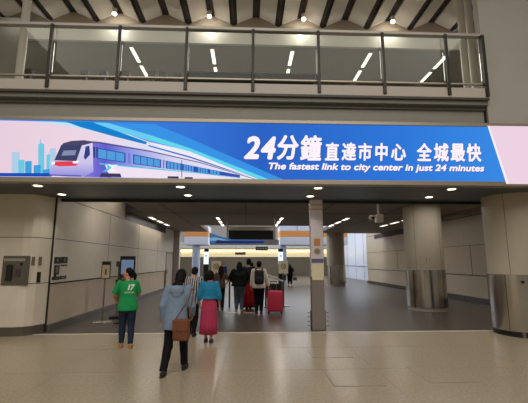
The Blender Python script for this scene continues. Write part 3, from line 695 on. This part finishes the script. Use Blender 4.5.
# ------------------------------------------------------------------ people
SKIN = mat('skin', (196, 142, 112), .55); HAIR = mat('black_hair', (18, 14, 13), .6, noise=.2, nscale=60, spec=.15)
DARKEYE = mat('eye_dark', (24, 18, 16), .3); LIP = mat('lip', (150, 84, 76), .5)
def ik(a, b, l1, l2, pole):
    a, b = Vector(a), Vector(b); d = b-a; L_ = min(d.length, (l1+l2)*.999)
    d.normalize(); b = a+d*L_
    x = (l1*l1-l2*l2+L_*L_)/(2*L_); h = math.sqrt(max(l1*l1-x*x, 0))
    p = Vector(pole); p = (p-d*p.dot(d)).normalized()
    return a+d*x+p*h, b
class Person:
    """local frame: faces +Y, x to its right, feet on z = 0"""
    def __init__(s, name, label, loc, heading, H, feet, hands, lean=(0, 0), head_yaw=0, head_tilt=(0, 0), vox=.009, build=1.0, skin=SKIN, handdirs=None):
        s.r = thing(name, label, 'person', loc, heading); s.H = H; s.vox = vox; s.bw = build
        h = H
        fx = (feet[0][0]+feet[1][0])/2; fy = (feet[0][1]+feet[1][1])/2
        pz = .512*h
        for f in feet: pass
        s.pel = Vector((fx, fy, pz))
        span = max(math.hypot(f[0]-fx, f[1]-fy) for f in feet)
        s.pel.z = min(pz, math.sqrt(max((.475*h)**2-span**2, .1))+.04*h)
        drop = pz - s.pel.z
        s.neck = s.pel+Vector((lean[0], lean[1], .315*h))
        s.sh = {}; s.hip = {}; s.knee = {}; s.ank = {}; s.elb = {}; s.wr = {}; s.foot = feet
        for i, sx in enumerate((-1, 1)):
            s.hip[i] = s.pel+Vector((sx*.052*h, 0, -.012*h))
            an = Vector((feet[i][0], feet[i][1], .042*h+feet[i][2]))
            k, a2 = ik(s.hip[i], an, .238*h, .236*h, (feet[i][3] if len(feet[i]) > 3 else 0, 1, 0))
            s.knee[i], s.ank[i] = k, a2
            s.sh[i] = s.neck+Vector((sx*.098*h*build, 0, -.022*h))
            e, wv = ik(s.sh[i], s.pel+Vector(hands[i])*h, .168*h, .145*h, hands[i+2] if len(hands) > 2 else (sx*.5, -1, -.2))
            s.elb[i], s.wr[i] = e, wv
        up = (s.neck-s.pel).normalized()
        s.hd = s.neck+Vector((head_tilt[0]*.08*h, head_tilt[1]*.08*h+.012*h, .098*h))
        s.hrot = Euler((-head_tilt[1]*.6, head_tilt[0]*.6, head_yaw))
        s.HM = Matrix.Translation(s.hd) @ s.hrot.to_matrix().to_4x4()
        s.body(skin)
    def hp(s, x, y, z): return s.HM @ (Vector((x, y, z))*s.H)
    def sp(s, t): return s.pel.lerp(s.neck, t)
    def body(s, skin):
        h = s.H; b = B(); w = s.bw
        b.loft([(s.pel+Vector((0, 0, -.05*h)), .075*h, .055*h), (s.pel, .09*h*w, .062*h*w), (s.sp(.35), .072*h*w, .052*h*w), (s.sp(.7), .085*h*w, .056*h*w), (s.sp(.92), .088*h*w, .045*h), (s.sp(1.0), .045*h, .035*h)])
        b.cap(s.neck+Vector((0, 0, -.02*h)), s.hd+Vector((0, -.008*h, -.03*h)), .032*h, .029*h)
        for i, sx in enumerate((-1, 1)):
            b.cap(s.hip[i], s.knee[i], .05*h, .033*h); b.cap(s.knee[i], s.ank[i], .033*h, .02*h)
            mid = s.knee[i].lerp(s.ank[i], .3); b.ell(mid+Vector((0, -.006*h, 0)), (.03*h, .033*h, .05*h))
            b.cap(s.ank[i], s.ank[i]+Vector((sx*.008*h, .085*h, -.026*h)), .021*h, .015*h)
            b.cap(s.ank[i], s.ank[i]+Vector((0, -.018*h, -.02*h)), .02*h, .018*h)
            b.cap(s.sh[i], s.elb[i], .03*h, .022*h); b.cap(s.elb[i], s.wr[i], .023*h, .015*h)
            s.hand(b, i, sx)
        R4 = s.hrot
        b.ell(s.hp(0, 0, .008), (.045*h, .056*h, .058*h), R4); b.ell(s.hp(0, .016, -.03), (.034*h, .036*h, .036*h), R4)
        b.cap(s.hp(0, .05, .008), s.hp(0, .066, -.012), .006*h, .009*h, 8)                      # nose
        b.cap(s.hp(0, .044, -.052), s.hp(0, .046, -.054), .012*h, .011*h, 8)                    # chin
        b.cap(s.hp(-.012, .047, -.03), s.hp(.012, .047, -.03), .006*h, .006*h, 8)               # mouth
        b.cap(s.hp(-.026, .044, .018), s.hp(.026, .044, .018), .008*h, .008*h, 8)               # brow
        for sx in (-1, 1): b.ell(s.hp(sx*.046, -.004, -.006), (.008*h, .014*h, .02*h), R4)
        o = b.build('body', skin, s.r, True); remesh(o, s.vox, 3, .45)
        for sx in (-1, 1):
            B().ell(s.hp(sx*.019, .047, .004), (.008*h, .006*h, .005*h), R4, 10).build('eye', DARKEYE, s.r, True)
        B().ell(s.hp(0, .0535, -.03), (.013*h, .004*h, .005*h), R4, 10).build('lips', LIP, s.r, True)
    def hand(s, b, i, sx):
        h = s.H; w = s.wr[i]; d = (w-s.elb[i]).normalized()
        d = (d+Vector((0, .15, -.35))).normalized()
        side = d.cross(Vector((sx, 0, 0)))
        side = side.normalized() if side.length > .05 else Vector((0, 1, 0))
        if side.y < 0: side = -side                              # palm width direction, thumb side forwards
        pal = side.cross(d).normalized()
        if pal.x*sx > 0: pal = -pal                              # palm faces the body
        b.ell(w+d*.03*h, (.012*h, .02*h, .03*h), (d.to_track_quat('Z', 'Y') @ Euler((0, 0, 0)).to_quaternion()).to_euler())
        for q, ln in zip((-1.5, -.5, .5, 1.5), (.036, .042, .045, .04)):
            p0 = w+d*.045*h+side*q*.0105*h; p1 = p0+d*ln*.55*h+pal*.006*h; p2 = p1+d*ln*.4*h+pal*.016*h
            b.cap(p0, p1, .0056*h, .0052*h, 8); b.cap(p1, p2, .0052*h, .0045*h, 8)
        t0 = w+d*.014*h+side*.014*h; t1 = t0+d*.022*h+side*.018*h; t2 = t1+d*.02*h+side*.004*h+pal*.006*h
        b.cap(t0, t1, .0075*h, .006*h, 8); b.cap(t1, t2, .006*h, .005*h, 8)
    # ---- clothing
    def top(s, m, hem, sleeve=1.0, loose=1.0, flare=0., name='shirt', cuff=1.0, extra=None, hip=1.0):
        h = s.H; w = s.bw; b = B()
        hemc = s.pel+Vector((0, 0, hem*h))
        b.loft([(hemc, (.108+flare)*h*w*loose*hip, (.078+flare)*h*w*loose), (s.pel.lerp(s.neck, .05) if hem < 0 else hemc+Vector((0, 0, .01*h)), .106*h*w*loose*hip, .078*h*w*loose),
                (s.sp(.38), .092*h*w*loose, .068*h*w*loose), (s.sp(.72), .102*h*w*loose, .071*h*w*loose), (s.sp(.9), .102*h*w*loose, .058*h*loose), (s.sp(.97), .075*h*w, .048*h), (s.sp(1.03), .042*h, .042*h)])
        for i in (0, 1):
            sh, el, wr = s.sh[i], s.elb[i], s.wr[i]
            b.ell(sh, (.04*h*loose,)*3)
            if sleeve <= .5:
                b.tube(sh, sh.lerp(el, sleeve*2), .042*h*loose, .038*h*loose*cuff, 16)
            else:
                b.cap(sh, el, .042*h*loose, .036*h*loose, 14); b.tube(el, el.lerp(wr, (sleeve-.5)*2), .036*h*loose, .027*h*loose*cuff, 16)
        if extra: extra(b)
        o = b.build(name, m, s.r, True); remesh(o, s.vox, 4, .5); s.topo = o; return o
    def trousers(s, m, length=1.0, wide=1.0, cuff=1.0, name='trousers'):
        h = s.H; b = B()
        b.loft([(s.pel+Vector((0, 0, -.075*h)), .085*h, .062*h), (s.pel, .102*h*s.bw, .073*h*s.bw), (s.sp(.2), .088*h*s.bw, .064*h*s.bw)])
        for i in (0, 1):
            b.cap(s.hip[i], s.knee[i], .058*h*wide, .045*h*wide, 14); b.cap(s.hip[i].lerp(s.knee[i], .7), s.knee[i].lerp(s.ank[i], .45), .044*h, .042*h, 10); b.ell(s.knee[i]+Vector((0, .004*h, 0)), (.046*h, .05*h, .055*h))
            b.ell(s.hip[i]+Vector((0, -.012*h, -.015*h)), (.052*h, .052*h, .058*h))
            e = s.knee[i].lerp(s.ank[i], length)
            mid = s.knee[i].lerp(e, .4); b.cap(s.knee[i], mid, .041*h*wide, .042*h*wide, 14); b.tube(mid, e, .042*h*wide, .03*h*wide*cuff, 16)
        o = b.build(name, m, s.r, True); remesh(o, s.vox, 4, .5); return o
    def skirt(s, m, hem, wide=1.0, name='skirt', fold=.07):
        h = s.H; c = s.pel
        hc = Vector(((s.ank[0].x+s.ank[1].x)/2*.6+c.x*.4, (s.ank[0].y+s.ank[1].y)/2*.6+c.y*.4, hem*h))
        b = B().loft([(hc, .125*h*wide, .105*h*wide), (hc.lerp(c, .35), .122*h*wide, .1*h*wide), (hc.lerp(c, .75), .112*h*wide, .088*h*wide), (c, .106*h, .078*h), (s.sp(.22), .088*h, .066*h), (s.sp(.34), .08*h, .06*h)], n=72, fold=fold, nf=11)
        return b.build(name, m, s.r, True)
    def shoes(s, m, heel=0., ankle=0.):
        h = s.H
        for i, sx in enumerate((-1, 1)):
            a = s.ank[i]; b = B()
            z = a.z-.042*h
            b.ell((a.x+sx*.006*h, a.y+.045*h, z+.024*h), (.028*h, .07*h, .022*h)); b.ell((a.x, a.y-.012*h, z+.028*h), (.025*h, .034*h, .028*h))
            b.loft([((a.x+sx*.004*h, a.y+.025*h, z), .028*h, .084*h), ((a.x+sx*.004*h, a.y+.025*h, z+.013*h), .028*h, .084*h)], n=24)
            if ankle: b.tube((a.x, a.y, z+.02*h), (a.x, a.y-.003*h, z+ankle*h), .029*h, .031*h, 16)
            o = b.build('shoe', m, s.r, True); remesh(o, s.vox*.8, 3, .5)
    def hair(s, style, m=HAIR):
        h = s.H; b = B(); R4 = s.hrot
        b.ell(s.hp(0, -.02 if style == 'ponytail' else -.013, .02), (.053*h, .055*h, .06*h), R4)
        if style == 'short': b.ell(s.hp(0, -.024, -.012), (.047*h, .04*h, .04*h), R4)
        if style == 'bob':
            b.ell(s.hp(0, -.02, .006), (.066*h, .06*h, .066*h), R4); b.ell(s.hp(0, -.026, -.03), (.062*h, .046*h, .045*h), R4)
            for sx in (-1, 1): b.ell(s.hp(sx*.046, -.004, -.02), (.016*h, .032*h, .045*h), R4)
        if style == 'shoulder':
            b.ell(s.hp(0, -.02, .0), (.057*h, .056*h, .06*h), R4); b.ell(s.hp(0, -.03, -.04), (.055*h, .045*h, .05*h), R4)
            b.ell(s.neck+Vector((.0, -.035*h, .02*h)), (.055*h, .042*h, .04*h))
        if style == 'long':
            b.ell(s.hp(0, -.024, -.03), (.056*h, .045*h, .06*h), R4)
            e = s.neck+Vector((0, -.06*h, -.09*h))
            b.cap(s.hp(0, -.03, -.02), e, .05*h, .036*h)
            for sx in (-1, 1): b.cap(s.hp(sx*.044, -.006, .0), s.neck+Vector((sx*.05*h, -.035*h, -.05*h)), .018*h, .02*h)
        if style == 'ponytail':
            b.ell(s.hp(0, -.03, .0), (.042*h, .036*h, .045*h), R4)
            b.cap(s.hp(0, -.066, .02), s.hp(.01, -.088, -.03), .022*h, .026*h); b.cap(s.hp(.01, -.088, -.03), s.hp(.012, -.085, -.105), .026*h, .012*h)
        if style == 'bun': b.ell(s.hp(0, -.065, .03), (.03*h, .028*h, .028*h), R4)
        o = b.build('hair', m, s.r, True); remesh(o, s.vox*.9, 3, .5); return o

def cloth(n, c, rough=.8, noise=.08, ns=14): return mat(n, c, rough, noise=noise, nscale=ns, bump=.15, spec=.2)
LEFT_HANG, RIGHT_HANG = (-.15, .02, -.02), (.15, .02, -.02)

# woman in green T-shirt
g1 = Person('person', 'woman in a green printed T-shirt and jeans with a black ponytail, head turned left', (-2.33, 7.72, 0), R(16), 1.53,
            [(-.1, .1, 0), (.07, -.04, 0)], [(-.16, .17, .07), (.08, .2, .11), (-.5, -.8, -.3), (.6, -.7, -.5)], lean=(-.02, .02), head_yaw=R(76), head_tilt=(-.1, .1))
g1.trousers(cloth('dark_jeans', (34, 46, 66)), .96, 1.05)
g1.top(cloth('green_cotton', (34, 150, 84)), -.05, .44, 1.04, hip=1.13)
g1.shoes(mat('tan_leather', (170, 116, 64), .6)); g1.hair('ponytail')
def print_on(p, body, x0, x1, z0, z1, shear, bold):
    """lettering laid onto the back of a shirt"""
    bm = bmesh.new(); bm.from_mesh(p.topo.data); t = BVHTree.FromBMesh(bm)
    o = text_mesh(body, 'back_print', mat('print_white', (226, 236, 224), .7), p.r, x0, x1, z0, z1, -1.0, shear, bold)
    for v in o.data.vertices:
        hit = t.ray_cast(Vector((v.co.x, -2, v.co.z)), Vector((0, 1, 0)))
        v.co.y = (hit[0].y if hit[0] else -.1)-.006
    bm.free(); return o
cx = g1.neck.x
print_on(g1, '17', cx+.0, cx+.135, g1.neck.z-.17, g1.neck.z-.055, .25, .05)
print_on(g1, 'IIIIIII', cx-.05, cx+.125, g1.neck.z-.225, g1.neck.z-.195, 0, .02)

# woman in blue jacket
w1 = Person('person', 'woman in a pale blue hooded jacket and black trousers walking away, nearest to the camera', (-1.07, 6.06, 0), R(-4), 1.56,
            [(-.13, -.24, .0), (.085, .16, 0)], [(-.13, .05, -.0), (.13, .14, .03)], lean=(.015, .07), head_tilt=(.1, .55), vox=.009)
w1.trousers(cloth('black_trousers', (16, 16, 18)), .98, .95, 1.25)
def hood(b):
    n = w1.neck; h = w1.H
    b.ell(n+Vector((0, -.075*h, -.03*h)), (.075*h, .035*h, .05*h)); b.ell(n+Vector((0, -.03*h, .0)), (.07*h, .055*h, .03*h))
    b.ell(n+Vector((0, -.08*h, -.07*h)), (.05*h, .024*h, .035*h))
w1.top(cloth('pale_denim_blue', (124, 142, 164)), -.085, 1.0, 1.1, .004, 'jacket', 1.1, hood)
b = B(); b.box(w1.pel.x-.11, w1.pel.x-.105, -.5, -.49, 1, 1.0); b.bm.free()
w1.shoes(M_black); w1.hair('shoulder')
# her brown shoulder bag
bx, by, bz = w1.pel.x+.12, w1.pel.y-.18, .62
bg_ = thing('shoulder_bag', 'brown leather shoulder bag hanging at the hip of the woman in pale blue', 'bag', (-.97, 5.82, .5), R(-10))
M_brown = mat('brown_leather', (116, 66, 42), .5, noise=.12, nscale=20)
B().box(-.125, .125, -.055, .055, 0, .31, bev=.035).build('body', M_brown, bg_, True)
B().box(-.12, .12, -.064, -.05, .14, .3, bev=.006).build('flap', M_brown, bg_)
B().box(-.02, .02, -.07, -.06, .13, .16).build('clasp', M_dsteel, bg_)
st_ = B(); pts = [(-.11, 0, .28), (-.02, .02, .42), (.08, .05, .58), (.11, .1, .74), (.13, .14, .72), (.125, .06, .5), (.11, 0, .28)]
for a, c in zip(pts, pts[1:]): st_.cap(a, c, .009, n=8)
st_.build('strap', M_brown, bg_, True)

# striped top
def stripes():
    m = bpy.data.materials.new('black_white_stripes'); m.use_nodes = True; nt = m.node_tree; b = nt.nodes['Principled BSDF']; b.inputs['Roughness'].default_value = .8
    tc = nt.nodes.new('ShaderNodeTexCoord'); wv = nt.nodes.new('ShaderNodeTexWave'); wv.inputs['Scale'].default_value = 6.5; wv.inputs['Distortion'].default_value = 1.2; wv.bands_direction = 'X'
    r = nt.nodes.new('ShaderNodeValToRGB'); r.color_ramp.interpolation = 'CONSTANT'; r.color_ramp.elements[0].color = (.02, .02, .02, 1); r.color_ramp.elements[1].position = .62; r.color_ramp.elements[1].color = (.5, .46, .42, 1)
    nt.links.new(tc.outputs['Object'], wv.inputs['Vector']); nt.links.new(wv.outputs['Fac'], r.inputs[0]); nt.links.new(r.outputs[0], b.inputs['Base Color']); return m
s1 = Person('person', 'person in a black and white striped top bending head down beyond the pale blue jacket', (-1.25, 8.9, 0), R(-8), 1.53,
            [(-.09, .1, 0), (.07, -.1, 0)], [(-.16, .05, -.02), (.16, .1, .02)], lean=(-.0, .05), head_tilt=(.1, .5), vox=.01)
s1.trousers(MATS['black_trousers']); s1.top(stripes(), -.05, .9, 1.1); s1.shoes(M_black); s1.hair('short')

# turquoise blouse and magenta skirt
t1 = Person('person', 'woman in a turquoise blouse and magenta skirt with a short black bob', (-.80, 8.16, 0), R(-2), 1.47,
            [(-.055, .05, 0), (.055, -.03, 0)], [(-.145, .06, .005), (.14, .06, .005)], head_tilt=(0, .1))
t1.skirt(cloth('magenta_cloth', (176, 58, 90)), .115, .98)
t1.top(cloth('turquoise_cloth', (40, 128, 168)), .085, .74, 1.1, .004, 'blouse', 1.25)
t1.shoes(mat('dark_sandal', (44, 26, 24), .6)); t1.hair('bob')

# queue
b1_ = Person('person', 'long-haired person in a wide black top and grey blue jeans in the queue', (-.27, 12.85, 0), R(4), 1.64,
             [(-.08, .03, 0), (.09, -.03, 0)], [(-.14, .2, .09), (.14, .2, .09), (-1, -.2, -.4), (1, -.2, -.4)], vox=.012, build=1.15)
b1_.trousers(cloth('washed_jeans', (78, 88, 102)), .96, 1.15); b1_.top(cloth('black_knit', (18, 18, 20)), -.0, .95, 1.35); b1_.shoes(MATS['tan_leather']); b1_.hair('long')
n1 = Person('person', 'person in a navy top and long red skirt in the queue', (.05, 13.6, 0), R(0), 1.75,
            [(-.06, .0, 0), (.06, .0, 0)], [(-.15, .05, .0), (.15, .08, .02)], vox=.012)
n1.skirt(cloth('red_cloth', (150, 26, 34)), .04, 1.05); n1.top(cloth('navy_cloth', (30, 36, 56)), .0, .4, 1.1); n1.shoes(M_black); n1.hair('short')
p1 = Person('person', 'person in a cream shirt and black trousers wearing a black backpack', (.38, 12.45, 0), R(0), 1.67,
            [(-.07, .05, 0), (.07, -.05, 0)], [(-.15, .08, -.01), (.19, .02, -.03)], vox=.012)
p1.trousers(MATS['black_trousers'], 1, 1.1); p1.top(cloth('cream_shirt', (226, 214, 198)), -.03, .95, 1.22); p1.shoes(M_black); p1.hair('short')
bp_ = thing('backpack', 'black backpack worn over the cream shirt in the queue', 'backpack', (.38, 12.22, .93))
M_bp = mat('black_nylon', (14, 14, 16), .6)
B().box(-.15, .15, -.12, .05, 0, .46, bev=.06).build('main_pouch', M_bp, bp_, True)
B().box(-.115, .115, -.165, -.1, .03, .24, bev=.03).build('front_pocket', M_bp, bp_, True)
for sx in (-1, 1):
    b = B(); pts = [(sx*.1, .04, .42), (sx*.115, .1, .5), (sx*.125, .22, .47), (sx*.125, .28, .36)]
    for a, c in zip(pts, pts[1:]): b.cap(a, c, .02, n=8)
    b.build('strap', M_bp, bp_, True)
cs = thing('suitcase', 'bright red wheeled suitcase standing beside the backpack wearer', 'suitcase', (.9, 12.46, 0), R(-6))
M_red = mat('suitcase_red', (222, 52, 86), .45)
sc_ = B().box(-.255, .255, -.15, .15, .07, .72, bev=.05); sc_.build('shell', M_red, cs, True)
rb = B()
for q in (-.17, -.085, 0, .085, .17): rb.box(q-.014, q+.014, -.158, -.148, .14, .65)
rb.build('ribs', M_red, cs)
B().box(-.257, .257, -.008, .008, .068, .725, bev=.004).build('zip_seam', MATS['matte_black'], cs)
for a in (-1, 1):
    B().tube((a*.09-.05, .1, .7), (a*.09-.05, .1, .98), .01).build('handle_bar', M_steel, cs)
    for b_ in (-1, 1): B().tube((a*.2-.02, b_*.1, .035), (a*.2+.02, b_*.1, .035), .035, n=16).box(a*.2-.025, a*.2+.025, b_*.1-.02, b_*.1+.02, .04, .08).build('wheel', M_black, cs)
B().box(-.17, .07, .085, .115, .99, 1.02, bev=.008).build('grip', M_black, cs)
k1 = Person('person', 'person in brown clothes half hidden left of the queue, by the cream board', (-.92, 13.4, 0), R(10), 1.5,
            [(-.07, .05, 0), (.07, -.05, 0)], [(-.15, .08, .02), (.16, .12, .1)], vox=.013)
k1.trousers(MATS['black_trousers']); k1.top(cloth('brown_cloth', (92, 70, 56)), -.02, .45, 1.1); k1.shoes(M_black); k1.hair('long')
f1 = Person('person', 'person in a dark blue shirt and pale trousers standing far beyond the queue at left', (-1.38, 21.5, 0), R(170), 1.66,
            [(-.07, .0, 0), (.07, .0, 0)], [(-.15, .1, .0), (.15, .1, .0)], vox=.016)
f1.trousers(cloth('pale_trousers', (176, 172, 166))); f1.top(cloth('steel_blue_shirt', (50, 66, 104)), .0, .9, 1.1); f1.shoes(M_black); f1.hair('short')
f2 = Person('person', 'dark dressed traveller beyond the backpack wearer, only the head and shoulder showing', (.2, 17.5, 0), R(0), 1.62,
            [(-.07, .0, 0), (.07, .0, 0)], [(-.15, .1, .0), (.15, .1, .0)], vox=.016)
f2.trousers(MATS['black_trousers']); f2.top(MATS['black_knit'] , -.02, .9, 1.1); f2.shoes(M_black); f2.hair('short')
f3 = Person('person', 'person in black top and shorts walking away alone with two bags in the far hall', (2.82, 25.1, 0), R(3), 1.5,
            [(-.07, .12, 0), (.07, -.1, 0)], [(-.17, .04, -.02), (.2, .06, .0)], vox=.016)
f3.trousers(MATS['black_trousers'], -.0, 1.2, name='shorts'); f3.top(MATS['black_knit'], -.02, .42, 1.2); f3.shoes(M_black); f3.hair('long')
o = thing('tote_bag', 'black tote bag on the left arm of the lone far traveller', 'bag', (2.42, 25.1, .42))
B().box(-.12, .12, -.07, .07, 0, .38, bev=.03).build('body', M_bp, o, True); B().cap((-.07, 0, .37), (-.03, 0, .62), .012).cap((.07, 0, .37), (-.03, 0, .62), .012).build('handle', M_bp, o, True)
o = thing('handbag', 'small brown handbag carried in the right hand of the lone far traveller', 'bag', (3.14, 25.15, .42))
B().box(-.13, .13, -.06, .06, 0, .2, bev=.02).build('body', mat('handbag_mauve', (104, 84, 84), .5), o, True); B().cap((-.09, 0, .19), (-.03, 0, .34), .012).cap((-.03, 0, .34), (.03, 0, .34), .012).cap((.03, 0, .34), (.09, 0, .19), .012).build('handle', M_bp, o, True)
f4 = Person('person', 'dark figure mostly hidden behind the square steel post', (4.78, 25.5, 0), R(0), 1.6,
            [(-.07, .1, 0), (.07, -.08, 0)], [(-.15, .05, .0), (.17, .1, .05)], vox=.016)
f4.trousers(MATS['black_trousers']); f4.top(MATS['black_knit'], -.02, .9, 1.1); f4.shoes(M_black); f4.hair('short')
